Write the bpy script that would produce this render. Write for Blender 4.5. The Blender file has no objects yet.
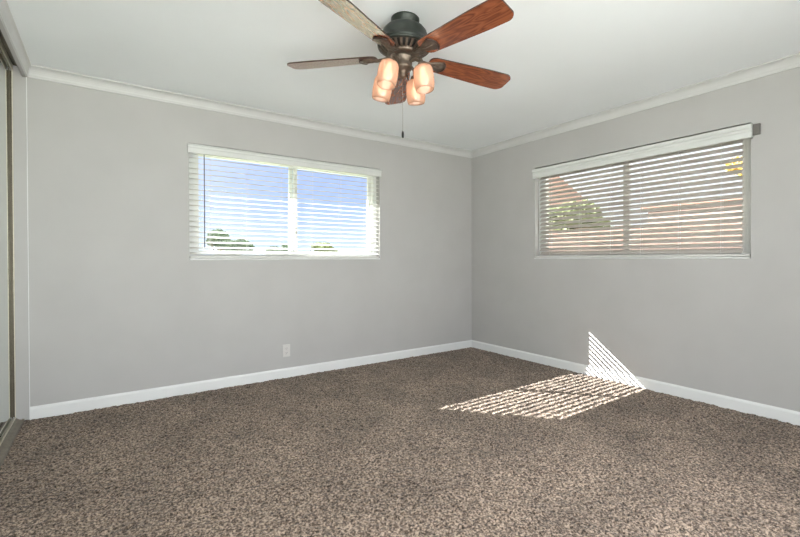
import bpy, bmesh, math, random
import numpy as np
from mathutils import Vector, Matrix, Euler
random.seed(7)
rng = np.random.default_rng(11)
S = bpy.context.scene
COL = S.collection
PI = math.pi

# ------------------------------------------------------------------ camera
cam_d = bpy.data.cameras.new('camera')
cam = bpy.data.objects.new('camera', cam_d)
COL.objects.link(cam)
F = 424.56
cam_d.sensor_fit = 'HORIZONTAL'
cam_d.sensor_width = 36.0
cam_d.lens = 36.0 * F / 800.0
cam_d.shift_y = -5.85 / 800.0
cam_d.clip_start = 0.02
cam_d.clip_end = 2000
yaw, pit, rol = math.radians(55.3913), math.radians(-0.4859), math.radians(-0.1472)
fw = Vector((math.cos(yaw) * math.cos(pit), math.sin(yaw) * math.cos(pit), math.sin(pit)))
rt = Vector((math.sin(yaw), -math.cos(yaw), 0))
up = rt.cross(fw)
rt2 = rt * math.cos(rol) + up * math.sin(rol)
up2 = rt2.cross(fw)
M = Matrix((rt2, up2, -fw)).transposed().to_4x4()
M.translation = Vector((-3.7249, -3.8346, 1.0904))
cam.matrix_world = M
S.camera = cam

# ------------------------------------------------------------------ exposure
S.view_settings.view_transform = 'Standard'
S.view_settings.look = 'None'
S.view_settings.exposure = 0.0
S.view_settings.gamma = 1.0
S.view_settings.use_curve_mapping = False

# ------------------------------------------------------------------ sky
W = bpy.data.worlds.new('sky')
S.world = W
W.use_nodes = True
nt = W.node_tree
nt.nodes.clear()
wo = nt.nodes.new('ShaderNodeOutputWorld')
bg = nt.nodes.new('ShaderNodeBackground')
tc = nt.nodes.new('ShaderNodeTexCoord')
sep = nt.nodes.new('ShaderNodeSeparateXYZ')
nt.links.new(tc.outputs['Generated'], sep.inputs[0])
el = nt.nodes.new('ShaderNodeValToRGB')          # height above the horizon
cr = el.color_ramp
cr.elements[0].position = 0.0
cr.elements[0].color = (0.82, 0.90, 1.0, 1)
cr.elements[1].position = 0.6
cr.elements[1].color = (0.22, 0.38, 0.95, 1)
for ps, c in ((0.03, (0.66, 0.78, 1.0)), (0.12, (0.42, 0.56, 1.0)), (0.25, (0.31, 0.44, 0.96))):
    e = cr.elements.new(ps); e.color = (*c, 1)
nt.links.new(sep.outputs['Z'], el.inputs[0])
# the blue part of the sky lies straight ahead; towards the sun and on the other side it is bright haze and cloud
def wnode(t, **k):
    n = nt.nodes.new(t)
    for a, b in k.items(): setattr(n, a, b)
    return n
dot = wnode('ShaderNodeVectorMath', operation='DOT_PRODUCT')
nt.links.new(tc.outputs['Generated'], dot.inputs[0])
dot.inputs[1].default_value = (math.cos(math.radians(64.5)), math.sin(math.radians(64.5)), 0.0)
mr = wnode('ShaderNodeMapRange')
mr.inputs['From Min'].default_value = 0.998
mr.inputs['From Max'].default_value = 0.89
nt.links.new(dot.outputs['Value'], mr.inputs['Value'])
mixw = wnode('ShaderNodeMix', data_type='RGBA')
nt.links.new(mr.outputs[0], mixw.inputs['Factor'])
nt.links.new(el.outputs[0], mixw.inputs['A'])
mixw.inputs['B'].default_value = (0.93, 0.965, 1.0, 1)
# sky boosted behind the house (south-west side), out of view, to fill the room
mr2 = wnode('ShaderNodeMapRange')
mr2.inputs['From Min'].default_value = 0.1
mr2.inputs['From Max'].default_value = 0.85
dot2 = wnode('ShaderNodeVectorMath', operation='DOT_PRODUCT')
nt.links.new(tc.outputs['Generated'], dot2.inputs[0])
dot2.inputs[1].default_value = (math.cos(math.radians(245)), math.sin(math.radians(245)), 0.0)
mr2.inputs['To Min'].default_value = 1.22
mr2.inputs['To Max'].default_value = 6.0
nt.links.new(dot2.outputs['Value'], mr2.inputs['Value'])
nt.links.new(mixw.outputs['Result'], bg.inputs['Color'])
# extra strength added overhead, out of view, to light slab and ceiling
mr3 = wnode('ShaderNodeMapRange')
mr3.inputs['From Min'].default_value = 0.42
mr3.inputs['From Max'].default_value = 0.80
mr3.inputs['To Min'].default_value = 0.0
mr3.inputs['To Max'].default_value = 8.5
nt.links.new(sep.outputs['Z'], mr3.inputs['Value'])
adw = wnode('ShaderNodeMath', operation='ADD')
nt.links.new(mr2.outputs[0], adw.inputs[0]); nt.links.new(mr3.outputs[0], adw.inputs[1])
nt.links.new(adw.outputs[0], bg.inputs['Strength'])
nt.links.new(bg.outputs[0], wo.inputs[0])

# ------------------------------------------------------------------ sun
sd = bpy.data.lights.new('sun', 'SUN')
sd.energy = 34.0
sd.angle = math.radians(0.15)
sd.color = (1.0, 0.975, 0.95)
sun = bpy.data.objects.new('sun', sd)
COL.objects.link(sun)
sdir = Vector((0.857, -1.0, -0.786)).normalized()
sun.rotation_euler = sdir.to_track_quat('-Z', 'Y').to_euler()
sun.location = (-6, 8, 8)

# ------------------------------------------------------------------ materials
def mat(name, color, rough=0.6, metal=0.0, spec=0.5, **k):
    m = bpy.data.materials.new(name)
    m.use_nodes = True
    b = m.node_tree.nodes['Principled BSDF']
    b.inputs['Base Color'].default_value = (*color, 1)
    b.inputs['Roughness'].default_value = rough
    b.inputs['Metallic'].default_value = metal
    b.inputs['Specular IOR Level'].default_value = spec
    for a, v in k.items(): b.inputs[a].default_value = v
    return m

def noise_mat(name, c1, c2, scale, rough=0.6, bump=0.0, detail=4.0, lo=0.35, hi=0.65, metal=0.0, spec=0.5, bscale=None, dist=0.01, coords='Object'):
    m = mat(name, c1, rough, metal, spec)
    t = m.node_tree; b = t.nodes['Principled BSDF']
    c = t.nodes.new('ShaderNodeTexCoord')
    n = t.nodes.new('ShaderNodeTexNoise'); n.inputs['Scale'].default_value = scale; n.inputs['Detail'].default_value = detail
    t.links.new(c.outputs[coords], n.inputs['Vector'])
    r = t.nodes.new('ShaderNodeValToRGB')
    r.color_ramp.elements[0].position = lo; r.color_ramp.elements[0].color = (*c1, 1)
    r.color_ramp.elements[1].position = hi; r.color_ramp.elements[1].color = (*c2, 1)
    t.links.new(n.outputs['Fac'], r.inputs[0]); t.links.new(r.outputs[0], b.inputs['Base Color'])
    if bump:
        n2 = t.nodes.new('ShaderNodeTexNoise'); n2.inputs['Scale'].default_value = bscale or scale; n2.inputs['Detail'].default_value = 5
        t.links.new(c.outputs[coords], n2.inputs['Vector'])
        bp = t.nodes.new('ShaderNodeBump'); bp.inputs['Strength'].default_value = bump; bp.inputs['Distance'].default_value = dist
        t.links.new(n2.outputs['Fac'], bp.inputs['Height']); t.links.new(bp.outputs[0], b.inputs['Normal'])
    return m

M_wall = noise_mat('wall_paint', (0.452, 0.441, 0.436), (0.472, 0.461, 0.456), 3.0, 0.62, 0.12, bscale=180, dist=0.002)
M_ceil = noise_mat('ceiling_paint', (0.86, 0.89, 0.905), (0.875, 0.905, 0.92), 2.0, 0.8, 0.15, bscale=150, dist=0.002)
M_trim = noise_mat('trim_paint', (0.74, 0.745, 0.745), (0.76, 0.765, 0.765), 4.0, 0.4)
M_crown = noise_mat('crown_paint', (0.60, 0.60, 0.595), (0.62, 0.62, 0.615), 4.0, 0.45)
M_vinyl = noise_mat('white_vinyl', (0.72, 0.73, 0.73), (0.75, 0.76, 0.76), 5.0, 0.35)
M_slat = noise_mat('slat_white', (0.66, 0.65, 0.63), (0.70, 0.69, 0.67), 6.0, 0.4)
M_slat_dim = noise_mat('slat_white_dimmed', (0.435, 0.40, 0.38), (0.475, 0.44, 0.42), 6.0, 0.4)  # same white slats, their dimmer look put into a darker colour
M_val = noise_mat('valance_white', (0.62, 0.63, 0.62), (0.65, 0.66, 0.65), 5.0, 0.4)
M_cord = mat('cord_white', (0.72, 0.73, 0.75), 0.7)
M_wand = mat('wand_grey', (0.16, 0.2, 0.24), 0.25)
M_endblock = mat('end_block_grey', (0.16, 0.15, 0.14), 0.5, 0.3)
M_chrome = mat('latch_metal', (0.6, 0.6, 0.6), 0.3, 0.8)
M_alu = noise_mat('champagne_aluminium', (0.62, 0.58, 0.49), (0.67, 0.63, 0.54), 30, 0.42, metal=0.35)
M_alud = noise_mat('track_bronze', (0.10, 0.085, 0.06), (0.13, 0.11, 0.08), 30, 0.45, metal=0.4)
M_ramp = noise_mat('track_taupe', (0.17, 0.145, 0.115), (0.22, 0.19, 0.15), 30, 0.5, metal=0.2)
M_mirror = mat('mirror_silver', (0.86, 0.91, 0.86), 0.02, 1.0)
M_plate = mat('outlet_plastic', (0.62, 0.60, 0.58), 0.4)
M_slot = mat('outlet_slot', (0.10, 0.10, 0.10), 0.6)
M_black = mat('black_plastic', (0.015, 0.015, 0.015), 0.4)
M_green = noise_mat('dark_green_bronze', (0.018, 0.023, 0.019), (0.026, 0.031, 0.026), 12, 0.42, metal=0.2)
M_brass = noise_mat('antique_brass', (0.12, 0.092, 0.072), (0.19, 0.152, 0.122), 45, 0.46, metal=0.7, lo=0.3, hi=0.7)
M_chain = mat('chain_metal', (0.35, 0.33, 0.30), 0.3, 0.8)

def glass_mat():
    m = bpy.data.materials.new('window_glass'); m.use_nodes = True
    t = m.node_tree; t.nodes.clear()
    o = t.nodes.new('ShaderNodeOutputMaterial'); mx = t.nodes.new('ShaderNodeMixShader')
    tr = t.nodes.new('ShaderNodeBsdfTransparent'); tr.inputs[0].default_value = (0.97, 0.985, 0.98, 1)
    gl = t.nodes.new('ShaderNodeBsdfGlossy'); gl.inputs['Roughness'].default_value = 0.0
    fr = t.nodes.new('ShaderNodeFresnel'); fr.inputs[0].default_value = 1.35
    ge = t.nodes.new('ShaderNodeNewGeometry'); iv = t.nodes.new('ShaderNodeMath'); iv.operation = 'SUBTRACT'; iv.inputs[0].default_value = 1.0
    t.links.new(ge.outputs['Backfacing'], iv.inputs[1])
    pr = t.nodes.new('ShaderNodeMath'); pr.operation = 'MULTIPLY'
    t.links.new(fr.outputs[0], pr.inputs[0]); t.links.new(iv.outputs[0], pr.inputs[1])
    t.links.new(pr.outputs[0], mx.inputs[0]); t.links.new(tr.outputs[0], mx.inputs[1]); t.links.new(gl.outputs[0], mx.inputs[2])
    t.links.new(mx.outputs[0], o.inputs[0])
    return m
M_glass = glass_mat()

def wood_mat():
    m = mat('cherry_wood', (0.2, 0.06, 0.025), 0.26, 0, 0.5)
    t = m.node_tree; b = t.nodes['Principled BSDF']
    b.inputs['Coat Weight'].default_value = 0.75; b.inputs['Coat Roughness'].default_value = 0.22; b.inputs['Coat IOR'].default_value = 1.6
    c = t.nodes.new('ShaderNodeTexCoord'); mp = t.nodes.new('ShaderNodeMapping')
    mp.inputs['Scale'].default_value = (1.6, 11.0, 11.0)
    t.links.new(c.outputs['Object'], mp.inputs[0])
    n = t.nodes.new('ShaderNodeTexNoise'); n.inputs['Scale'].default_value = 1.6; n.inputs['Detail'].default_value = 2; n.inputs['Distortion'].default_value = 0.5
    t.links.new(mp.outputs[0], n.inputs['Vector'])
    mu = t.nodes.new('ShaderNodeMath'); mu.operation = 'MULTIPLY'; mu.inputs[1].default_value = 17.0
    t.links.new(n.outputs['Fac'], mu.inputs[0])
    fr = t.nodes.new('ShaderNodeMath'); fr.operation = 'PINGPONG'; fr.inputs[1].default_value = 1.0
    t.links.new(mu.outputs[0], fr.inputs[0])
    n2 = t.nodes.new('ShaderNodeTexNoise'); n2.inputs['Scale'].default_value = 14; n2.inputs['Detail'].default_value = 5
    mp2 = t.nodes.new('ShaderNodeMapping'); mp2.inputs['Scale'].default_value = (0.6, 9.0, 9.0)
    t.links.new(c.outputs['Object'], mp2.inputs[0]); t.links.new(mp2.outputs[0], n2.inputs['Vector'])
    ad = t.nodes.new('ShaderNodeMix'); ad.inputs['Factor'].default_value = 0.45
    t.links.new(fr.outputs[0], ad.inputs['A']); t.links.new(n2.outputs['Fac'], ad.inputs['B'])
    r = t.nodes.new('ShaderNodeValToRGB')
    r.color_ramp.elements[0].position = 0.15; r.color_ramp.elements[0].color = (0.115, 0.032, 0.015, 1)
    r.color_ramp.elements[1].position = 0.75; r.color_ramp.elements[1].color = (0.30, 0.088, 0.034, 1)
    e = r.color_ramp.elements.new(0.4); e.color = (0.21, 0.056, 0.022, 1)
    t.links.new(ad.outputs['Result'], r.inputs[0]); t.links.new(r.outputs[0], b.inputs['Base Color'])
    return m
M_wood = wood_mat()
M_edge = mat('blade_edge', (0.035, 0.015, 0.01), 0.4)

def shade_mat():
    m = bpy.data.materials.new('frosted_amber_glass'); m.use_nodes = True
    t = m.node_tree; t.nodes.clear()
    o = t.nodes.new('ShaderNodeOutputMaterial')
    tl = t.nodes.new('ShaderNodeBsdfTranslucent'); tl.inputs[0].default_value = (0.66, 0.49, 0.39, 1)
    df = t.nodes.new('ShaderNodeBsdfDiffuse'); df.inputs[0].default_value = (0.56, 0.41, 0.33, 1)
    gl = t.nodes.new('ShaderNodeBsdfGlossy'); gl.inputs['Roughness'].default_value = 0.15
    tp = t.nodes.new('ShaderNodeBsdfTransparent'); tp.inputs[0].default_value = (1.0, 0.83, 0.73, 1)
    a = t.nodes.new('ShaderNodeMixShader'); a.inputs[0].default_value = 0.5
    t.links.new(tl.outputs[0], a.inputs[1]); t.links.new(df.outputs[0], a.inputs[2])
    b = t.nodes.new('ShaderNodeMixShader'); b.inputs[0].default_value = 0.30
    t.links.new(a.outputs[0], b.inputs[1]); t.links.new(tp.outputs[0], b.inputs[2])
    c = t.nodes.new('ShaderNodeMixShader'); c.inputs[0].default_value = 0.06
    t.links.new(b.outputs[0], c.inputs[1]); t.links.new(gl.outputs[0], c.inputs[2])
    t.links.new(c.outputs[0], o.inputs[0])
    return m
M_shade = shade_mat()
def emis(name, color, st):
    m = bpy.data.materials.new(name); m.use_nodes = True
    b = m.node_tree.nodes['Principled BSDF']
    b.inputs['Base Color'].default_value = (0.9, 0.85, 0.8, 1)
    b.inputs['Emission Color'].default_value = (*color, 1); b.inputs['Emission Strength'].default_value = st
    return m
M_bulb = emis('bulb_glow', (1.0, 0.86, 0.70), 9.0)

def carpet_mat():
    m = mat('carpet_frieze', (0.15, 0.12, 0.1), 1.0, 0, 0.1)
    t = m.node_tree; b = t.nodes['Principled BSDF']
    b.inputs['Sheen Weight'].default_value = 0.15; b.inputs['Sheen Roughness'].default_value = 0.5
    c = t.nodes.new('ShaderNodeTexCoord')
    n = t.nodes.new('ShaderNodeTexNoise'); n.inputs['Scale'].default_value = 100; n.inputs['Detail'].default_value = 3; n.inputs['Roughness'].default_value = 0.6
    t.links.new(c.outputs['Object'], n.inputs['Vector'])
    r = t.nodes.new('ShaderNodeValToRGB')
    r.color_ramp.elements[0].position = 0.35; r.color_ramp.elements[0].color = (0.022, 0.015, 0.010, 1)
    r.color_ramp.elements[1].position = 0.65; r.color_ramp.elements[1].color = (0.44, 0.340, 0.265, 1)
    e = r.color_ramp.elements.new(0.48); e.color = (0.138, 0.099, 0.074, 1)
    t.links.new(n.outputs['Fac'], r.inputs[0])
    n3 = t.nodes.new('ShaderNodeTexNoise'); n3.inputs['Scale'].default_value = 2.6; n3.inputs['Detail'].default_value = 5
    t.links.new(c.outputs['Object'], n3.inputs['Vector'])
    mr = t.nodes.new('ShaderNodeMapRange'); mr.inputs['From Min'].default_value = 0.3; mr.inputs['From Max'].default_value = 0.7
    mr.inputs['To Min'].default_value = 0.76; mr.inputs['To Max'].default_value = 1.20
    t.links.new(n3.outputs['Fac'], mr.inputs['Value'])
    vm = t.nodes.new('ShaderNodeVectorMath'); vm.operation = 'SCALE'
    t.links.new(r.outputs[0], vm.inputs[0]); t.links.new(mr.outputs[0], vm.inputs['Scale'])
    t.links.new(vm.outputs[0], b.inputs['Base Color'])
    n2 = t.nodes.new('ShaderNodeTexNoise'); n2.inputs['Scale'].default_value = 260; n2.inputs['Detail'].default_value = 3
    t.links.new(c.outputs['Object'], n2.inputs['Vector'])
    bp = t.nodes.new('ShaderNodeBump'); bp.inputs['Strength'].default_value = 0.6; bp.inputs['Distance'].default_value = 0.004
    t.links.new(n2.outputs['Fac'], bp.inputs['Height']); t.links.new(bp.outputs[0], b.inputs['Normal'])
    return m
M_carpet = carpet_mat()

# ------------------------------------------------------------------ helpers
def link(name, me, parent=None, m=None, smooth=False, bev=0.0):
    o = bpy.data.objects.new(name, me)
    COL.objects.link(o)
    if parent is not None: o.parent = parent
    if m is not None: me.materials.append(m)
    if smooth:
        for p in me.polygons: p.use_smooth = True
    if bev:
        b = o.modifiers.new('bevel', 'BEVEL'); b.width = bev; b.segments = 2; b.limit_method = 'ANGLE'
    return o
def from_bm(name, bm, parent=None, m=None, smooth=False, bev=0.0):
    bmesh.ops.recalc_face_normals(bm, faces=bm.faces)
    me = bpy.data.meshes.new(name); bm.to_mesh(me); bm.free()
    return link(name, me, parent, m, smooth, bev)
def add_box(bm, x0, x1, y0, y1, z0, z1, mx=None):
    c = [Vector((x, y, z)) for x in (x0, x1) for y in (y0, y1) for z in (z0, z1)]
    if mx is not None: c = [mx @ v for v in c]
    v = [bm.verts.new(p) for p in c]
    for f in ((0, 1, 3, 2), (4, 6, 7, 5), (0, 4, 5, 1), (2, 3, 7, 6), (0, 2, 6, 4), (1, 5, 7, 3)):
        bm.faces.new([v[i] for i in f])
def box(name, b, parent=None, m=None, bev=0.0):
    bm = bmesh.new(); add_box(bm, *b)
    return from_bm(name, bm, parent, m, False, bev)
def add_lathe(bm, prof, n=40, mx=None, cap0=False, cap1=False):
    rings = []
    for r, z in prof:
        ring = []
        for i in range(n):
            a = 2 * PI * i / n
            p = Vector((r * math.cos(a), r * math.sin(a), z))
            ring.append(bm.verts.new(mx @ p if mx is not None else p))
        rings.append(ring)
    for a, b in zip(rings, rings[1:]):
        for i in range(n):
            bm.faces.new((a[i], a[(i + 1) % n], b[(i + 1) % n], b[i]))
    if cap0: bm.faces.new(rings[0])
    if cap1: bm.faces.new(rings[-1])
def add_tube(bm, pts, r, n=10):
    pts = [Vector(p) for p in pts]; rings = []
    for i, p in enumerate(pts):
        d = (pts[min(i + 1, len(pts) - 1)] - pts[max(i - 1, 0)]).normalized()
        q = d.to_track_quat('Z', 'Y').to_matrix()
        rr = r[i] if isinstance(r, (list, tuple)) else r
        rings.append([bm.verts.new(p + q @ Vector((rr * math.cos(2 * PI * k / n), rr * math.sin(2 * PI * k / n), 0))) for k in range(n)])
    for a, b in zip(rings, rings[1:]):
        for i in range(n):
            bm.faces.new((a[i], a[(i + 1) % n], b[(i + 1) % n], b[i]))
    bm.faces.new(rings[0]); bm.faces.new(rings[-1])
def add_prism(bm, pts2, f, a, b):
    """profile pts2 swept from parameter a to b through f(p, q, t) -> point"""
    A = [bm.verts.new(f(p, q, a)) for p, q in pts2]; B = [bm.verts.new(f(p, q, b)) for p, q in pts2]
    n = len(pts2)
    for i in range(n): bm.faces.new((A[i], A[(i + 1) % n], B[(i + 1) % n], B[i]))
    bm.faces.new(A); bm.faces.new(B)
def empty(name, loc, rz=0.0, rx=0.0, parent=None):
    o = bpy.data.objects.new(name, None); COL.objects.link(o)
    o.location = loc; o.rotation_euler = (rx, 0, rz); o.empty_display_size = 0.1
    if parent is not None: o.parent = parent
    return o
def tag(o, label, cat, group=None, kind=None):
    if label: o['label'] = label
    if cat: o['category'] = cat
    if group: o['group'] = group
    if kind: o['kind'] = kind
    return o
def st(o, label, cat):
    return tag(o, label, cat, None, 'structure')

# ------------------------------------------------------------------ room shell
CW = 4.17          # width along the window wall
CH = 2.41          # ceiling height
YB = -4.35         # how far the room is built towards and behind the camera
T = 0.14           # wall thickness
w1x0, w1x1 = -3.170, -1.340
w2y1, w2y0 = -0.948, -2.778
wz0, wz1 = 1.087, 2.045

# floor: displaced pile grid
def floor_mesh():
    x0, x1, y0, y1 = -4.5, 0.0, YB, 0.0
    nx, ny = 720, 700
    xs = np.linspace(x0, x1, nx); ys = np.linspace(y0, y1, ny)
    X, Y = np.meshgrid(xs, ys)
    H = np.zeros((ny, nx))
    def smooth(a, k):
        for _ in range(k):
            a = (a + np.roll(a, 1, 0) + np.roll(a, -1, 0) + np.roll(a, 1, 1) + np.roll(a, -1, 1)) / 5
        return a
    a = smooth(rng.standard_normal((ny, nx)), 1); a /= a.std()
    b = smooth(rng.standard_normal((ny, nx)), 10); b /= b.std()
    c = smooth(rng.standard_normal((ny, nx)), 60); c /= c.std()
    H = -0.004 + 0.0022 * a + 0.0007 * b + 0.0004 * c
    H = np.clip(H, -0.02, 0.004)
    jx = rng.uniform(-.0015, .0015, (ny, nx)); jy = rng.uniform(-.0015, .002, (ny, nx))
    jx[:, 0] = jx[:, -1] = 0; jy[0] = jy[-1] = 0
    V = np.stack([X + jx, Y + jy, H], -1).reshape(-1, 3)
    i = np.arange(nx * ny).reshape(ny, nx)
    Q = np.stack([i[:-1, :-1], i[:-1, 1:], i[1:, 1:], i[1:, :-1]], -1).reshape(-1, 4)
    me = bpy.data.meshes.new('floor')
    me.vertices.add(len(V)); me.vertices.foreach_set('co', V.ravel())
    me.loops.add(Q.size); me.loops.foreach_set('vertex_index', Q.ravel())
    me.polygons.add(len(Q)); me.polygons.foreach_set('loop_start', np.arange(0, Q.size, 4)); me.polygons.foreach_set('loop_total', np.full(len(Q), 4))
    me.update(); me.validate()
    me.polygons.foreach_set('use_smooth', np.ones(len(Q), bool))
    return me
st(link('floor', floor_mesh(), None, M_carpet), 'brown and beige frieze carpet covering the whole bedroom floor', 'floor')

st(box('ceiling', (-4.5, 0.14, YB, 0.14, CH, CH + 0.12), None, M_ceil), 'smooth white ceiling above the fan', 'ceiling')

def wall_with_hole(name, axis, a0, a1, z0, z1, h0, h1, hz0, hz1, t0, t1):
    bm = bmesh.new()
    def b(u0, u1, q0, q1):
        if axis == 'x': add_box(bm, u0, u1, t0, t1, q0, q1)
        else: add_box(bm, t0, t1, u0, u1, q0, q1)
    # one ring of quads around the opening, front, back and reveal
    def P(u, z, t):
        return bm.verts.new((u, t, z) if axis == 'x' else (t, u, z))
    o0 = [(a0, z0), (a1, z0), (a1, z1), (a0, z1)]; i0 = [(h0, hz0), (h1, hz0), (h1, hz1), (h0, hz1)]
    R = [[P(u, z, t) for u, z in ring] for t in (t0, t1) for ring in (o0, i0)]
    of, inf, ob, inb = R
    for k in range(4):
        j = (k + 1) % 4
        bm.faces.new((of[k], of[j], inf[j], inf[k]))
        bm.faces.new((ob[k], ob[j], inb[j], inb[k]))
        bm.faces.new((inf[k], inf[j], inb[j], inb[k]))
        bm.faces.new((of[k], of[j], ob[j], ob[k]))
    return from_bm(name, bm, None, M_wall)
st(wall_with_hole('wall_back', 'x', -CW, T, -0.03, CH, w1x0, w1x1, wz0, wz1, 0.0, T), 'plain light grey wall holding the window with the blue sky view', 'wall')
st(wall_with_hole('wall_right', 'y', YB, 0.0, -0.03, CH, w2y0, w2y1, wz0, wz1, 0.0, T), 'plain light grey wall holding the window with closed-down slats, sun streaks low on it', 'wall')

# closet wall on the left: end jamb, header, then the mirror doors
bm = bmesh.new()
add_box(bm, -4.30, -CW, 0.0, T, -0.03, CH)
st(from_bm('trim_1', bm, None, M_wall, bev=0.002), 'narrow grey drywall jamb beside the mirrored closet door', 'jamb')
bm = bmesh.new(); add_box(bm, -CW, -CW + 0.004, -0.005, 0.0, 0.0, CH - 0.07)
st(from_bm('trim_2', bm, None, M_trim), 'thin pale corner bead running up beside the closet jamb', 'corner bead')
bm = bmesh.new(); add_box(bm, -4.19, -CW, YB, 0.0, 2.335, CH)
st(from_bm('wall_left', bm, None, M_wall), 'wall strip above the closet opening under the ceiling', 'wall')
bm = bmesh.new(); add_box(bm, -4.36, -4.33, YB, T, -0.03, CH); 
st(from_bm('wall_closet', bm, None, M_wall), 'closet back wall hidden behind the mirrored doors', 'wall')

st(box('wall_front', (-1.55, T, YB - 0.12, YB, -0.03, CH), None, M_wall), 'part of the wall behind the camera, the rest left open for fill light', 'wall')  # rear wall only partly built; the open side lets in fill light
# baseboards
bbp = [(0, -0.012), (0.014, -0.012), (0.014, 0.066), (0.011, 0.074), (0.006, 0.079), (0.004, 0.083), (0, 0.083)]
bm = bmesh.new(); add_prism(bm, bbp, lambda p, q, t: Vector((t, -p, q)), -CW + 0.003, 0.0)
st(from_bm('baseboard_back', bm, None, M_trim), 'white baseboard along the wall with the blue sky window', 'baseboard')
bm = bmesh.new(); add_prism(bm, bbp, lambda p, q, t: Vector((-p, t, q)), YB, -0.0)
st(from_bm('baseboard_right', bm, None, M_trim), 'white baseboard along the sunlit wall', 'baseboard')

# crown mouldings
def crown_prof(d, pr):
    pts = [(0, -d), (0.010, -d), (0.012, -d + 0.010)]
    for i in range(7):
        a = i / 6 * PI / 2
        pts.append((0.014 + (pr - 0.020) * (1 - math.cos(a)), -d + 0.014 + (d - 0.024) * math.sin(a)))
    pts += [(pr, -0.009), (pr, 0.0), (0, 0.0)]
    return pts
cp = crown_prof(0.073, 0.060)
bm = bmesh.new(); add_prism(bm, cp, lambda p, q, t: Vector((t, -p, CH + q)), -CW, 0.0)
st(from_bm('trim_3', bm, None, M_crown), 'crown moulding above the wall with the blue sky window', 'crown moulding')
bm = bmesh.new(); add_prism(bm, cp, lambda p, q, t: Vector((-p, t, CH + q)), YB, 0.0)
st(from_bm('trim_4', bm, None, M_crown), 'crown moulding above the sunlit wall', 'crown moulding')
bm = bmesh.new(); add_prism(bm, crown_prof(0.073, 0.034), lambda p, q, t: Vector((-CW + p, t, CH + q)), YB, 0.0)
st(from_bm('trim_5', bm, None, M_crown), 'slim moulding above the closet opening', 'crown moulding')

# ------------------------------------------------------------------ closet doors and tracks
tr_ = empty('closet_track', (-4.24, -2.2, 0.0))
tag(tr_, 'bronze metal floor track under the mirrored closet doors', 'door track')
def lbox(name, b, parent, m, bev=0.0, off=(0, 0, 0)):
    bm = bmesh.new(); add_box(bm, b[0] - off[0], b[1] - off[0], b[2] - off[1], b[3] - off[1], b[4] - off[2], b[5] - off[2])
    return from_bm(name, bm, parent, m, False, bev)
off = (-4.24, -2.2, 0)
bm = bmesh.new()
add_prism(bm, [(-4.195, -0.01), (-4.195, 0.008), (-4.207, 0.012), (-4.209, 0.006), (-4.222, 0.010), (-4.2375, 0.022), (-4.2375, -0.01)], lambda p, q, t: Vector((p + 4.24, t, q)), YB + 2.2, 2.196)
from_bm('ramp', bm, tr_, M_ramp)
lbox('rail', (-4.243, -4.2376, YB, -0.004, -0.01, 0.031), tr_, M_alu, 0.001, off)
lbox('pan', (-4.30, -4.2431, YB, -0.004, -0.01, 0.004), tr_, M_alud, 0, off)
tt = empty('closet_top_track', (-4.24, -2.2, CH))
tag(tt, 'dark metal top track recessed above the mirrored closet doors', 'door track')
off2 = (-4.24, -2.2, CH)
lbox('channel', (-4.328, -4.192, YB, -0.002, 2.400, CH - 0.001), tt, M_alud, 0, off2)
lbox('track_lip', (-4.243, -4.236, YB, -0.004, 2.362, 2.3995), tt, M_alu, 0.001, off2)
jc = empty('closet_side_channel', (-4.25, -0.004, 0.0))
tag(jc, 'dark bronze side channel upright between the jamb and the mirrored door', 'door channel')
offj = (-4.25, -0.004, 0)
lbox('channel', (-4.300, -4.2435, -0.006, -0.0005, 0.032, 2.36), jc, M_alud, 0, offj)
lbox('channel_lip', (-4.2434, -4.2385, -0.010, -0.0005, 0.032, 2.36), jc, M_alu, 0.001, offj)
def mirror_door(n, xf, y0, y1, lab):
    """xf = front face x"""
    o = (xf, (y0 + y1) / 2, 0.008)
    t = empty('door_%d' % n, o)
    st(t, lab, 'mirror door')
    z0, z1 = 0.008, 2.385
    lbox('mirror', (xf - 0.008, xf - 0.002, y0 + 0.006, y1 - 0.006, z0 + 0.016, z1 - 0.012), t, M_mirror, 0, o)
    lbox('bottom_rail', (xf - 0.012, xf, y0, y1, z0, z0 + 0.018), t, M_alu, 0.001, o)
    lbox('top_rail', (xf - 0.012, xf, y0, y1, z1 - 0.014, z1), t, M_alu, 0.001, o)
    for a, b in ((y0, y0 + 0.009), (y1 - 0.009, y1)):
        lbox('stile', (xf - 0.012, xf + 0.001, a, b, z0 + 0.018, z1 - 0.014), t, M_alud, 0.001, o)
    return t
mirror_door(1, -4.254, -1.52, -0.008, 'sliding mirrored closet door nearest the window wall')
mirror_door(2, -4.276, -3.00, -1.46, 'sliding mirrored closet door behind the first one')
mirror_door(3, -4.254, -4.345, -2.94, 'sliding mirrored closet door nearest the camera')

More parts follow.
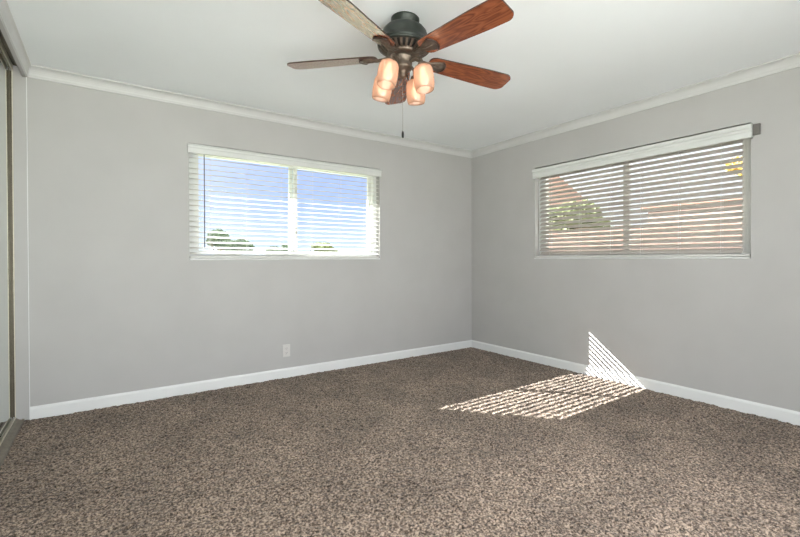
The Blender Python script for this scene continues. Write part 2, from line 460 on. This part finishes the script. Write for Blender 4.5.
# ------------------------------------------------------------------ windows (local: +x along the wall, +y outward, z up)
def window(n, loc, rz, lab):
    t = empty('window_%d' % n, loc, rz)
    st(t, lab, 'window')
    w = 0.915; h = wz1 - wz0
    f = bmesh.new()
    for b in ((-w, -w + 0.074, 0, h), (w - 0.045, w, 0, h), (-w + 0.074, w - 0.045, 0, 0.045), (-w + 0.074, w - 0.045, h - 0.045, h)):
        add_box(f, b[0], b[1], 0.065, 0.135, b[2], b[3])
    from_bm('window_frame', f, t, M_vinyl, bev=0.003)
    # sliding sash on the left, fixed sash on the right
    for k, (a, b, y0, y1) in enumerate(((-w + 0.0745, 0.035, 0.072, 0.096), (-0.035, w - 0.046, 0.102, 0.128))):
        s = bmesh.new(); fr = 0.036; fl = fr if k else 0.010
        z0, z1 = 0.046, h - 0.046
        for bb in ((a, a + fl, z0, z1), (b - fr, b, z0, z1), (a + fl, b - fr, z0, z0 + fr), (a + fl, b - fr, z1 - fr, z1)):
            add_box(s, bb[0], bb[1], y0, y1, bb[2], bb[3])
        so = from_bm('sash', s, t, M_vinyl, bev=0.002)
        box('pane', (a + fl - 0.004, b - fr + 0.004, (y0 + y1) / 2 - 0.003, (y0 + y1) / 2 + 0.003, z0 + fr - 0.004, z1 - fr + 0.004), so, M_glass)
        if k == 0:
            for zz in (0.27, 0.66):
                l = bmesh.new(); add_box(l, b - 0.026, b - 0.010, y0 - 0.014, y0, zz - 0.03, zz + 0.03); add_box(l, b - 0.030, b - 0.012, y0 - 0.022, y0 - 0.012, zz - 0.006, zz + 0.014)
                from_bm('latch', l, so, M_chrome, bev=0.002)
    # stool / drywall return edge
    bm = bmesh.new(); add_box(bm, -w + 0.001, w - 0.001, -0.010, 0.064, 0.0, 0.012)
    from_bm('window_sill', bm, t, M_trim, bev=0.003)
    return t
window(1, ((w1x0 + w1x1) / 2, 0, wz0), 0.0, 'white sliding window onto blue sky and distant trees')
window(2, (0, (w2y0 + w2y1) / 2, wz0), -PI / 2, 'white sliding window onto the neighbouring fence and trees')

# ------------------------------------------------------------------ blinds
def add_slat(bm, L, w, tilt, zc, yc):
    """slightly crowned slat; tilt > 0 puts the room edge low"""
    n = 6; c, s = math.cos(tilt), math.sin(tilt)
    top = []; bot = []
    for i in range(n + 1):
        u = (i / n - 0.5) * w
        k = 0.0022 * (1 - (2 * u / w) ** 2)
        for lst, v in ((top, k + 0.0013), (bot, k - 0.0013)):
            lst.append((u * c - v * s, u * s + v * c))
    pts = top + bot[::-1]
    add_prism(bm, pts, lambda p, q, t: Vector((t, yc + p, zc + q)), -L, L)
def blind(loc, rz, tilt, lab, ladders, wand, val, ext, ms, sl):
    t = empty('window_blind', loc, rz)
    tag(t, lab, 'blind')
    L = 0.908; h = wz1 - wz0; yc = 0.030
    # valance with returns
    vz0, vz1 = val[0] - wz0, val[1] - wz0
    e0, e1 = ext
    v = bmesh.new()
    vp = [(-0.024, vz0), (-0.034, vz0 + 0.004), (-0.034, vz0 + 0.040), (-0.038, vz0 + 0.046), (-0.038, vz0 + 0.062), (-0.044, vz0 + 0.068), (-0.044, vz1), (-0.024, vz1)]
    add_prism(v, vp, lambda p, q, s: Vector((s, p, q)), -L - e0, L + e1)
    for sx, ee in ((-1, e0), (1, e1)):
        a, b = sorted((sx * (L + ee - 0.008), sx * (L + ee)))
        add_box(v, a, b, -0.024, -0.0005, vz0, vz1 - 0.0065)
    add_box(v, -L - e0, L + e1, -0.0242, -0.0005, vz1 - 0.006, vz1)
    vo = from_bm('valance', v, t, M_val, bev=0.0015)
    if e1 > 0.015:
        box('end_block', (L + e1 + 0.001, L + e1 + 0.040, -0.022, -0.0005, vz0 + 0.016, vz1 - 0.004), vo, M_endblock, 0.002)  # plain dark grey block past the right end of the valance
    hr = bmesh.new(); add_box(hr, -L, L, 0.004, 0.056, h - 0.078, h - 0.012)
    from_bm('headrail', hr, t, M_vinyl, bev=0.002)
    # slats
    s = bmesh.new(); pitch = 0.0437
    z = 0.058; zs = []
    while z < h - 0.085:
        add_slat(s, sl, 0.049, tilt, z, yc); zs.append(z); z += pitch
    from_bm('slats', s, t, ms, smooth=False)
    rb = bmesh.new(); add_box(rb, -L, L, 0.005, 0.055, 0.0155, 0.0325)
    from_bm('bottom_rail', rb, t, M_slat, bev=0.003)
    for xl in ladders:
        c = bmesh.new()
        dy = 0.026 * math.cos(tilt)
        for yy in (yc - dy - 0.001, yc + dy + 0.001):
            add_tube(c, [(xl, yy, 0.030), (xl, yy, h - 0.06)], 0.0010, 5)
        add_tube(c, [(xl + 0.006, yc, 0.030), (xl + 0.006, yc, h - 0.06)], 0.0008, 5)
        for zz in zs:
            a = Vector((xl, yc - 0.025 * math.cos(tilt), zz - 0.0035 - 0.025 * math.sin(tilt))); b = Vector((xl, yc + 0.025 * math.cos(tilt), zz - 0.0035 + 0.025 * math.sin(tilt)))
            add_tube(c, [a, b], 0.0008, 4)
        from_bm('ladder_cord', c, t, M_cord)
    if wand is not None:
        wv = bmesh.new()
        add_tube(wv, [(wand, -0.012, h - 0.060), (wand, -0.012, h - 0.10), (wand, -0.012, 0.105)], [0.002, 0.0045, 0.0045], 8)
        add_tube(wv, [(wand, 0.006, h - 0.05), (wand, -0.006, h - 0.055), (wand, -0.012, h - 0.064)], 0.002, 6)
        from_bm('tilt_wand', wv, t, M_wand, smooth=True)
    return t
c1 = (w1x0 + w1x1) / 2; c2 = (w2y0 + w2y1) / 2
blind((c1, 0, wz0), 0.0, math.radians(17), 'white wooden venetian blind with open slats over the blue sky window',
      [-3.006 - c1, -2.70 - c1, -2.395 - c1, -2.09 - c1, -1.79 - c1, -1.50 - c1], -3.056 - c1, (1.957, 2.03), (0.018, 0.010), M_slat, 0.908)
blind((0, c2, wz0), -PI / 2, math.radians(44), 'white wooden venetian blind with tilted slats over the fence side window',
      [-0.74, -0.41, -0.10, 0.16, 0.45, 0.735], None, (1.930, 2.024), (0.010, 0.020), M_slat_dim, 0.862)

# ------------------------------------------------------------------ outlet
ox, oz = -2.362, 0.245
t = empty('wall_outlet', (ox, 0, oz)); tag(t, 'small off-white duplex power outlet low on the window wall', 'outlet')
bm = bmesh.new(); add_box(bm, -0.035, 0.035, -0.006, 0.0, -0.057, 0.057); from_bm('cover_plate', bm, t, M_plate, bev=0.003)
for dz in (-0.0205, 0.0205):
    r = bmesh.new()
    add_lathe(r, [(0.0165, 0), (0.0165, 0.0025), (0.015, 0.0035)], 20, Matrix.Translation((0, -0.006, dz)) @ Matrix.Rotation(PI / 2, 4, 'X'), True, True)
    ro = from_bm('socket', r, t, M_plate)
    s = bmesh.new(); add_box(s, -0.0075, -0.005, -0.0100, -0.0094, dz - 0.001, dz + 0.008); add_box(s, 0.005, 0.0075, -0.0100, -0.0094, dz - 0.001, dz + 0.007)
    add_box(s, -0.002, 0.002, -0.0100, -0.0094, dz - 0.010, dz - 0.006)
    from_bm('slots', s, ro, M_slot)
bm = bmesh.new(); add_lathe(bm, [(0.003, 0), (0.003, 0.001), (0.001, 0.0016)], 10, Matrix.Translation((0, -0.006, 0)) @ Matrix.Rotation(PI / 2, 4, 'X'), True, True)
from_bm('screw', bm, t, M_chrome)

# ------------------------------------------------------------------ ceiling fan
FX, FY = -2.370, -1.928
fan = empty('ceiling_fan', (FX, FY, CH))
FAX = Vector((0.568, 0.823, 0.0)).normalized()
FANTILT = math.radians(2.6)      # the fan hangs very slightly out of plumb
fan.rotation_euler = Matrix.Rotation(FANTILT, 3, FAX).to_euler()
tag(fan, 'five-blade ceiling fan with cherry wood blades, dark housing and four amber glass lights', 'ceiling fan')
bm = bmesh.new()
add_lathe(bm, [(0.074, -0.0035), (0.078, -0.007), (0.078, -0.014), (0.073, -0.022), (0.067, -0.034), (0.067, -0.050)], 48, None, True, True)
from_bm('canopy', bm, fan, M_green, True)
bm = bmesh.new()
add_lathe(bm, [(0.060, -0.048), (0.084, -0.052), (0.106, -0.062), (0.121, -0.080), (0.128, -0.100), (0.131, -0.122), (0.136, -0.134), (0.145, -0.144), (0.147, -0.152), (0.143, -0.158), (0.12, -0.158)], 64, None, True, True)
from_bm('motor_housing', bm, fan, M_green, True)
# vented underside: ribs between an outer rim and an inner collar, dark core behind
bm = bmesh.new()
add_lathe(bm, [(0.126, -0.157), (0.144, -0.157), (0.146, -0.161), (0.143, -0.167), (0.134, -0.171), (0.126, -0.168), (0.126, -0.157)], 64)
from_bm('vent_rim', bm, fan, M_green, True)
bm = bmesh.new()
add_lathe(bm, [(0.092, -0.198), (0.090, -0.190), (0.070, -0.190), (0.050, -0.205), (0.050, -0.212), (0.078, -0.210), (0.088, -0.205), (0.092, -0.198)], 64)
nr = 26
for i in range(nr):
    Mx = Matrix.Rotation(2 * PI * (i + 0.5) / nr, 4, 'Z')
    p = [(0.136, -0.168), (0.112, -0.189), (0.088, -0.202), (0.086, -0.196), (0.110, -0.182), (0.132, -0.162)]
    A, B = [[bm.verts.new(Mx @ Vector((r, sgn * (0.0078 if r > 0.12 else 0.0055), z))) for r, z in p] for sgn in (-1, 1)]
    for k in range(6): bm.faces.new((A[k], A[(k + 1) % 6], B[(k + 1) % 6], B[k]))
    bm.faces.new(A); bm.faces.new(B)
from_bm('vent_ring', bm, fan, M_brass, bev=0.0006)
bm = bmesh.new(); add_lathe(bm, [(0.124, -0.156), (0.120, -0.164), (0.085, -0.188), (0.050, -0.195)], 40, None, True, True)
from_bm('motor_core', bm, fan, M_black, True)
bm = bmesh.new()
add_lathe(bm, [(0.046, -0.204), (0.054, -0.214), (0.056, -0.222), (0.048, -0.228), (0.048, -0.262), (0.051, -0.266), (0.051, -0.272), (0.046, -0.280), (0.030, -0.290), (0.020, -0.302), (0.023, -0.310), (0.020, -0.320), (0.010, -0.327), (0.004, -0.333)], 48, None, True, True)
from_bm('switch_housing', bm, fan, M_brass, True)

ZB = -0.226 + 0.0     # blade plane below ceiling
def blade_mesh():
    bm = bmesh.new()
    r0, r1 = 0.150, 0.672
    out = []
    def hw(r):
        s = (r - r0) / (r1 - r0)
        return 0.054 + 0.020 * min(1, s / 0.75) ** 0.9
    N = 26; side = []
    for i in range(N + 1):
        r = r0 + 0.030 + (r1 - r0 - 0.030 - 0.036) * i / N
        side.append((r, hw(r)))
    tip = []
    for i in range(1, 9):
        a = PI / 2 * i / 8
        tip.append((r1 - 0.036 + 0.036 * math.sin(a) ** 1.0, side[-1][1] - 0.036 * (1 - math.cos(a))))
    root = []
    for i in range(8):
        a = PI / 2 * i / 8
        root.append((r0 + 0.030 - 0.030 * math.cos(a), 0.054 - 0.030 * (1 - math.sin(a))))
    half = root + side + tip
    # bow the tip outward a little
    def bow(x, y):
        return x + (0.012 * (1 - (y / 0.071) ** 2) if x > r1 - 0.04 else 0)
    o = [(bow(x, y), y) for x, y in half] + [(bow(x, y), -y) for x, y in half[::-1]]
    th = 0.0035
    A = [bm.verts.new((x, y, th)) for x, y in o]; B = [bm.verts.new((x, y, -th)) for x, y in o]
    bm.faces.new(A); bm.faces.new(B[::-1])
    n = len(o)
    for i in range(n):
        f = bm.faces.new((A[i], B[i], B[(i + 1) % n], A[(i + 1) % n])); f.material_index = 1
    bmesh.ops.recalc_face_normals(bm, faces=bm.faces)
    me = bpy.data.meshes.new('blade'); bm.to_mesh(me); bm.free()
    me.materials.append(M_wood); me.materials.append(M_edge)
    return me
BM = blade_mesh()
def iron_mesh():
    """blade iron: arm from the hub, then a flared leaf plate under the blade root"""
    bm = bmesh.new()
    half = [(0.070, 0.013), (0.095, 0.011), (0.120, 0.010), (0.140, 0.012), (0.160, 0.019), (0.180, 0.029), (0.200, 0.037), (0.218, 0.040), (0.232, 0.036), (0.246, 0.022), (0.252, 0.0)]
    def z(x): return -0.0050 if x > 0.150 else -0.0050 + 0.16 * (0.150 - x) * (1 if x > 0.09 else 1)
    for lv in (0,):
        T_, B_ = [], []
        o = half[:-1] + [half[-1]] + [(x, -y) for x, y in half[:-1][::-1]]
        for x, y in o:
            T_.append(bm.verts.new((x, y, z(x)))); B_.append(bm.verts.new((x, y * 0.93, z(x) - 0.006)))
        n = len(o); m = len(half)
        for i in range(n):
            bm.faces.new((T_[i], B_[i], B_[(i + 1) % n], T_[(i + 1) % n]))
        for L_ in (T_, B_):
            for i in range(m - 1):
                j = n - 1 - i
                if i == m - 2: bm.faces.new((L_[i], L_[i + 1], L_[j]))
                else: bm.faces.new((L_[i], L_[i + 1], L_[j - 1], L_[j]))
    # crescent lip at the far end
    pts = []
    for i in range(13):
        a = (i / 12 - 0.5) * PI * 0.78
        pts.append((0.202 + 0.050 * math.cos(a), 0.050 * math.sin(a), -0.009))
    nf = len(bm.faces)
    add_tube(bm, pts, [0.0020] + [0.0055] * 11 + [0.0020], 8)
    bm.faces.ensure_lookup_table()
    for f in bm.faces[nf:]: f.material_index = 1
    # raised spine and screws
    add_tube(bm, [(0.10, 0, -0.008), (0.15, 0, -0.013), (0.20, 0, -0.012), (0.235, 0, -0.011)], [0.006, 0.006, 0.005, 0.001], 8)
    for sx, sy in ((0.185, 0.018), (0.185, -0.018), (0.225, 0.0)):
        add_lathe(bm, [(0.005, -0.011), (0.005, -0.0135), (0.002, -0.015)], 10, Matrix.Translation((sx, sy, 0)), False, True)
    bmesh.ops.recalc_face_normals(bm, faces=bm.faces)
    me = bpy.data.meshes.new('blade_bracket'); bm.to_mesh(me); bm.free(); me.materials.append(M_brass); me.materials.append(M_edge)
    for p in me.polygons: p.use_smooth = True
    return me
IM = iron_mesh()
for k in range(5):
    az = math.radians(-84 + 72 * k)
    b = bpy.data.objects.new('blade', BM); COL.objects.link(b); b.parent = fan
    b.location = (0, 0, ZB + 0.015)
    b.rotation_euler = (Matrix.Rotation(az, 3, 'Z') @ Matrix.Rotation(math.radians(0.8), 3, 'Y') @ Matrix.Rotation(math.radians(-12), 3, 'X')).to_euler()
    i_ = bpy.data.objects.new('blade_bracket', IM); COL.objects.link(i_); i_.parent = fan
    i_.location = b.location; i_.rotation_euler = b.rotation_euler

# light kit: four arms with sockets, shades and bulbs
sh_prof = [(0.020, 0.000), (0.036, -0.003), (0.047, -0.011), (0.0525, -0.026), (0.0535, -0.050), (0.0545, -0.075), (0.054, -0.100), (0.051, -0.120), (0.047, -0.132)]
def shade_mesh():
    bm = bmesh.new()
    inner = [(r - 0.003, z - (0.003 if i == 0 else 0)) for i, (r, z) in enumerate(sh_prof)]
    add_lathe(bm, sh_prof + inner[::-1], 40)
    bmesh.ops.recalc_face_normals(bm, faces=bm.faces)
    me = bpy.data.meshes.new('lamp_shade'); bm.to_mesh(me); bm.free(); me.materials.append(M_shade)
    for p in me.polygons: p.use_smooth = True
    return me
SM = shade_mesh()
def bulb_mesh():
    bm = bmesh.new()
    add_lathe(bm, [(0.012, -0.010), (0.013, -0.030), (0.018, -0.045), (0.024, -0.060), (0.026, -0.074), (0.023, -0.088), (0.014, -0.098), (0.004, -0.101)], 24, None, True, True)
    bmesh.ops.recalc_face_normals(bm, faces=bm.faces)
    me = bpy.data.meshes.new('bulb'); bm.to_mesh(me); bm.free(); me.materials.append(M_bulb)
    for p in me.polygons: p.use_smooth = True
    return me
UM = bulb_mesh()
for k in range(4):
    az = math.radians(21 + 90 * k)
    R = Matrix.Rotation(az, 4, 'Z')
    bm = bmesh.new()
    pts = [(0.030, 0, -0.262), (0.058, 0, -0.240), (0.088, 0, -0.233), (0.110, 0, -0.246), (0.120, 0, -0.270)]
    add_tube(bm, [R @ Vector(p) for p in pts], [0.007, 0.0065, 0.0065, 0.008, 0.011], 10)
    arm = from_bm('light_arm', bm, fan, M_brass, True)
    tilt = math.radians(-10)
    Mx = R @ Matrix.Translation((0.124, 0, -0.284)) @ Matrix.Rotation(tilt, 4, 'Y')
    bm = bmesh.new()
    add_lathe(bm, [(0.010, 0.018), (0.022, 0.012), (0.028, 0.0), (0.028, -0.010), (0.024, -0.012)], 24, Mx, True, True)
    from_bm('socket_cup', bm, fan, M_brass, True)
    s = bpy.data.objects.new('lamp_shade', SM); COL.objects.link(s); s.parent = fan; s.matrix_local = Mx @ Matrix.Translation((0, 0, -0.006))
    u = bpy.data.objects.new('bulb', UM); COL.objects.link(u); u.parent = s
# pull chain
bm = bmesh.new()
cx, cy = 0.0, 0.0
zt, zb_ = -0.330, -0.618
nb = 70
add_tube(bm, [(cx, cy, zt), (cx, cy, zb_)], 0.0009, 6)
for i in range(nb):
    z = zt + (zb_ - zt) * i / (nb - 1)
    add_lathe(bm, [(0.0003, z + 0.0016), (0.0016, z), (0.0003, z - 0.0016)], 6)
ch = from_bm('pull_chain', bm, fan, M_chain)
pv = Matrix.Translation((0, 0, zt))
ch.matrix_local = pv @ Matrix.Rotation(-FANTILT, 4, FAX) @ pv.inverted()
bm = bmesh.new(); add_lathe(bm, [(0.002, zb_ + 0.002), (0.005, zb_ - 0.004), (0.0065, zb_ - 0.014), (0.0065, zb_ - 0.030), (0.004, zb_ - 0.036)], 14, None, True, True)
from_bm('chain_pull', bm, ch, M_black, True)

# ------------------------------------------------------------------ outside
M_grass = noise_mat('dry_lawn', (0.16, 0.19, 0.10), (0.26, 0.27, 0.16), 1.5, 0.95)
M_eave = noise_mat('eave_paint', (0.55, 0.53, 0.50), (0.6, 0.58, 0.55), 3, 0.8)
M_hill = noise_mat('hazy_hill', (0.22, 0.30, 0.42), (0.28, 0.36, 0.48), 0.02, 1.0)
M_bark = noise_mat('bark', (0.10, 0.075, 0.055), (0.18, 0.14, 0.10), 12, 0.9)
def leafmat(name, c1, c2):
    return noise_mat(name, c1, c2, 1.4, 0.6, lo=0.3, hi=0.7)
M_leafd = leafmat('leaf_dark', (0.05, 0.09, 0.05), (0.13, 0.17, 0.10))
M_leafg = leafmat('leaf_green', (0.10, 0.13, 0.04), (0.20, 0.22, 0.10))
M_leafy = leafmat('leaf_yellow', (0.45, 0.30, 0.05), (0.60, 0.44, 0.12))
def brick_mat():
    m = mat('fence_boards', (0.4, 0.2, 0.16), 0.85)
    t = m.node_tree; b = t.nodes['Principled BSDF']
    c = t.nodes.new('ShaderNodeTexCoord'); mp = t.nodes.new('ShaderNodeMapping'); mp.inputs['Scale'].default_value = (7, 7, 0.6)
    t.links.new(c.outputs['Object'], mp.inputs[0])
    n = t.nodes.new('ShaderNodeTexNoise'); n.inputs['Scale'].default_value = 1.5; n.inputs['Detail'].default_value = 5
    t.links.new(mp.outputs[0], n.inputs['Vector'])
    r = t.nodes.new('ShaderNodeValToRGB')
    r.color_ramp.elements[0].position = 0.3; r.color_ramp.elements[0].color = (0.15, 0.085, 0.07, 1)
    r.color_ramp.elements[1].position = 0.7; r.color_ramp.elements[1].color = (0.24, 0.15, 0.125, 1)
    t.links.new(n.outputs['Fac'], r.inputs[0]); t.links.new(r.outputs[0], b.inputs['Base Color'])
    return m
M_fence = brick_mat()
M_stucco = noise_mat('pink_stucco', (0.24, 0.17, 0.145), (0.28, 0.20, 0.175), 3, 0.9)
M_tile = noise_mat('roof_tile', (0.20, 0.11, 0.085), (0.25, 0.145, 0.115), 4, 0.85)

bm = bmesh.new()
GZ = -0.35
N = 24
vg = {}
for i in range(N + 1):
    for j in range(N + 1):
        x = -260 + 520 * i / N; y = -260 + 520 * j / N
        vg[i, j] = bm.verts.new((x, y, GZ))
for i in range(N):
    for j in range(N):
        bm.faces.new((vg[i, j], vg[i + 1, j], vg[i + 1, j + 1], vg[i, j + 1]))
st(from_bm('ground', bm, None, M_grass), 'dry lawn outside the windows', 'ground')

# eaves over both windows
def eave(name, b, lab):
    bm = bmesh.new(); add_box(bm, *b)
    st(from_bm(name, bm, None, M_eave), lab, 'eave')
eave('roof_eave', (-4.6, 1.0, T, 0.80, 2.26, 2.42), 'roof overhang above the blue sky window')
eave('roof_eave', (T, 1.25, YB, T, 2.26, 2.42), 'unseen roof overhang above the fence side window, deepened to shade the slats')  # overhang deepened out of view to shade the slats

def tree(name, base, crown_c, rad, m, nleaf, lab, leaf=0.05, group=None, trunk_r=0.12, blobs=9, seed=1):
    r_ = np.random.default_rng(seed)
    t = empty(name, base); tag(t, lab, 'tree', group)
    base = Vector(base); cc = Vector(crown_c) - base
    bm = bmesh.new()
    add_tube(bm, [(0, 0, -0.02), (cc.x * .3, cc.y * .3, cc.z * .5), (cc.x, cc.y, cc.z)], [trunk_r, trunk_r * .8, trunk_r * .4], 8)
    for k in range(5):
        a = r_.uniform(0, 2 * PI)
        add_tube(bm, [(cc.x * .3, cc.y * .3, cc.z * .5), (cc.x + rad[0] * .6 * math.cos(a), cc.y + rad[1] * .6 * math.sin(a), cc.z + rad[2] * r_.uniform(0, .6))], [trunk_r * .5, trunk_r * .12], 6)
    from_bm('trunk', bm, t, M_bark)
    # leaf quads spread through several clumps
    cs = []
    for k in range(blobs):
        d = r_.standard_normal(3); d /= np.linalg.norm(d); d *= r_.uniform(0.3, 0.72)
        cs.append((d * rad, r_.uniform(0.32, 0.5)))
    V = []; 
    for k in range(nleaf):
        c, s = cs[k % blobs]
        d = r_.standard_normal(3); d /= np.linalg.norm(d); d *= r_.uniform(0.65, 1.0) ** 0.5
        p = np.array(cc) + c + d * s * np.array(rad)
        u = r_.standard_normal(3); u /= np.linalg.norm(u); v = np.cross(u, r_.standard_normal(3)); v /= np.linalg.norm(v)
        l = leaf * r_.uniform(0.6, 1.3)
        V += [p - u * l, p + v * l * .5, p + u * l, p - v * l * .5]
    V = np.array(V); n = len(V) // 4
    me = bpy.data.meshes.new('crown')
    me.from_pydata(V.tolist(), [], np.arange(n * 4).reshape(n, 4).tolist())
    link('crown', me, t, m)
    return t
# far trees beyond the garden, seen through the blue sky window
tree('tree', (1.1, 20, GZ), (1.15, 20, 2.18), (0.80, 0.7, 0.66), M_leafd, 9000, 'rounded dark tree rising highest at the left of the blue sky window', 0.07, seed=3)
tree('tree', (2.0, 21, GZ), (2.1, 21, 1.80), (1.15, 0.7, 0.62), M_leafd, 9000, 'low spreading dark tree just right of the tallest tree', 0.07, seed=4)
tree('tree', (4.9, 21, GZ), (4.7, 21, 1.62), (0.95, 0.7, 0.58), M_leafd, 7000, 'small dark treetop beside the window mullion', 0.07, seed=5)
tree('tree', (7.1, 20.5, GZ), (7.1, 20.5, 1.50), (1.20, 0.8, 0.62), M_leafg, 8000, 'lone low green treetop in the right pane of the blue sky window', 0.07, seed=6)
# hazy hill
bm = bmesh.new()
prev = None
for i in range(41):
    x = -60 + 260 * i / 40
    hgt = 7.5 + 2.2 * math.sin(i * 0.55 + 4.2) - 0.16 * i + (1.2 * math.sin(i * 1.7))
    hgt = max(hgt, 2.0) + (3.5 if x < 5 else 0)
    row = [bm.verts.new((x, 200, GZ - 1)), bm.verts.new((x, 212, hgt)), bm.verts.new((x, 240, GZ - 1))]
    if prev:
        for k in range(2): bm.faces.new((prev[k], prev[k + 1], row[k + 1], row[k]))
    prev = row
st(from_bm('hills', bm, None, M_hill), 'hazy blue hill line on the horizon', 'hill')

# fence on the right side
fx = 3.6
fe = empty('garden_fence', (fx, 1.2, GZ)); tag(fe, 'reddish brown board fence outside the right-hand window', 'fence')
bm = bmesh.new()
y = -3.0
while y < 3.9:
    add_box(bm, -0.01, 0.01, y, y + 0.146, 0.05, 2.00 + 0.01 * math.sin(y * 9))
    y += 0.150
from_bm('boards', bm, fe, M_fence)
for k in range(3):
    box('post', (0.012, 0.10, -3.0 + 2.5 * k, -2.91 + 2.5 * k, 0, 2.0), fe, M_fence)
for zz in (0.4, 1.65):
    box('rail', (0.012, 0.05, -3.0, 3.9, zz, zz + 0.09), fe, M_fence)
# neighbouring house seen at the left of window 2
nh = empty('neighbour_house', (9.5, 8.2, GZ)); tag(nh, 'pinkish stucco house beyond the fence at the left of the right-hand window', 'house')
box('walls', (-2.2, 2.5, -2.2, 3.0, 0, 3.3), nh, M_stucco)
bm = bmesh.new(); add_prism(bm, [(-2.7, 3.3), (0.15, 4.5), (3.0, 3.3)], lambda p, q, t: Vector((p, t, q)), -2.6, 3.4)
from_bm('roof', bm, nh, M_tile)
tree('tree', (6.3, 2.8, GZ), (6.3, 2.8, 1.9), (0.9, 1.5, 0.75), M_leafg, 9000, 'bushy green tree behind the fence in the left pane', 0.07, seed=8)
tree('tree', (7.2, -0.75, GZ), (7.2, -0.75, 3.05), (0.35, 0.45, 0.24), M_leafy, 900, 'slender tree with yellow leaves behind the fence at far right', 0.05, trunk_r=0.04, seed=9)

ga = empty('garden_shed', (6.0, -1.9, GZ)); tag(ga, 'low pinkish stucco shed behind the fence in the right pane', 'shed')
box('walls', (-0.9, 0.9, -2.4, 2.2, 0, 2.42), ga, M_stucco)
box('roof', (-1.0, 1.0, -2.5, 2.3, 2.42, 2.50), ga, M_tile, 0.01)
st(box('bounce_slab', (-12, 8, -16, YB, GZ, GZ + 0.06), None, noise_mat('bounce_slab_pale', (0.74, 0.75, 0.70), (0.80, 0.81, 0.76), 2.0, 0.9)), 'unseen pale slab added behind the camera to bounce light to the ceiling', 'bounce_slab')  # unseen slab, added to throw sky light up at the ceiling
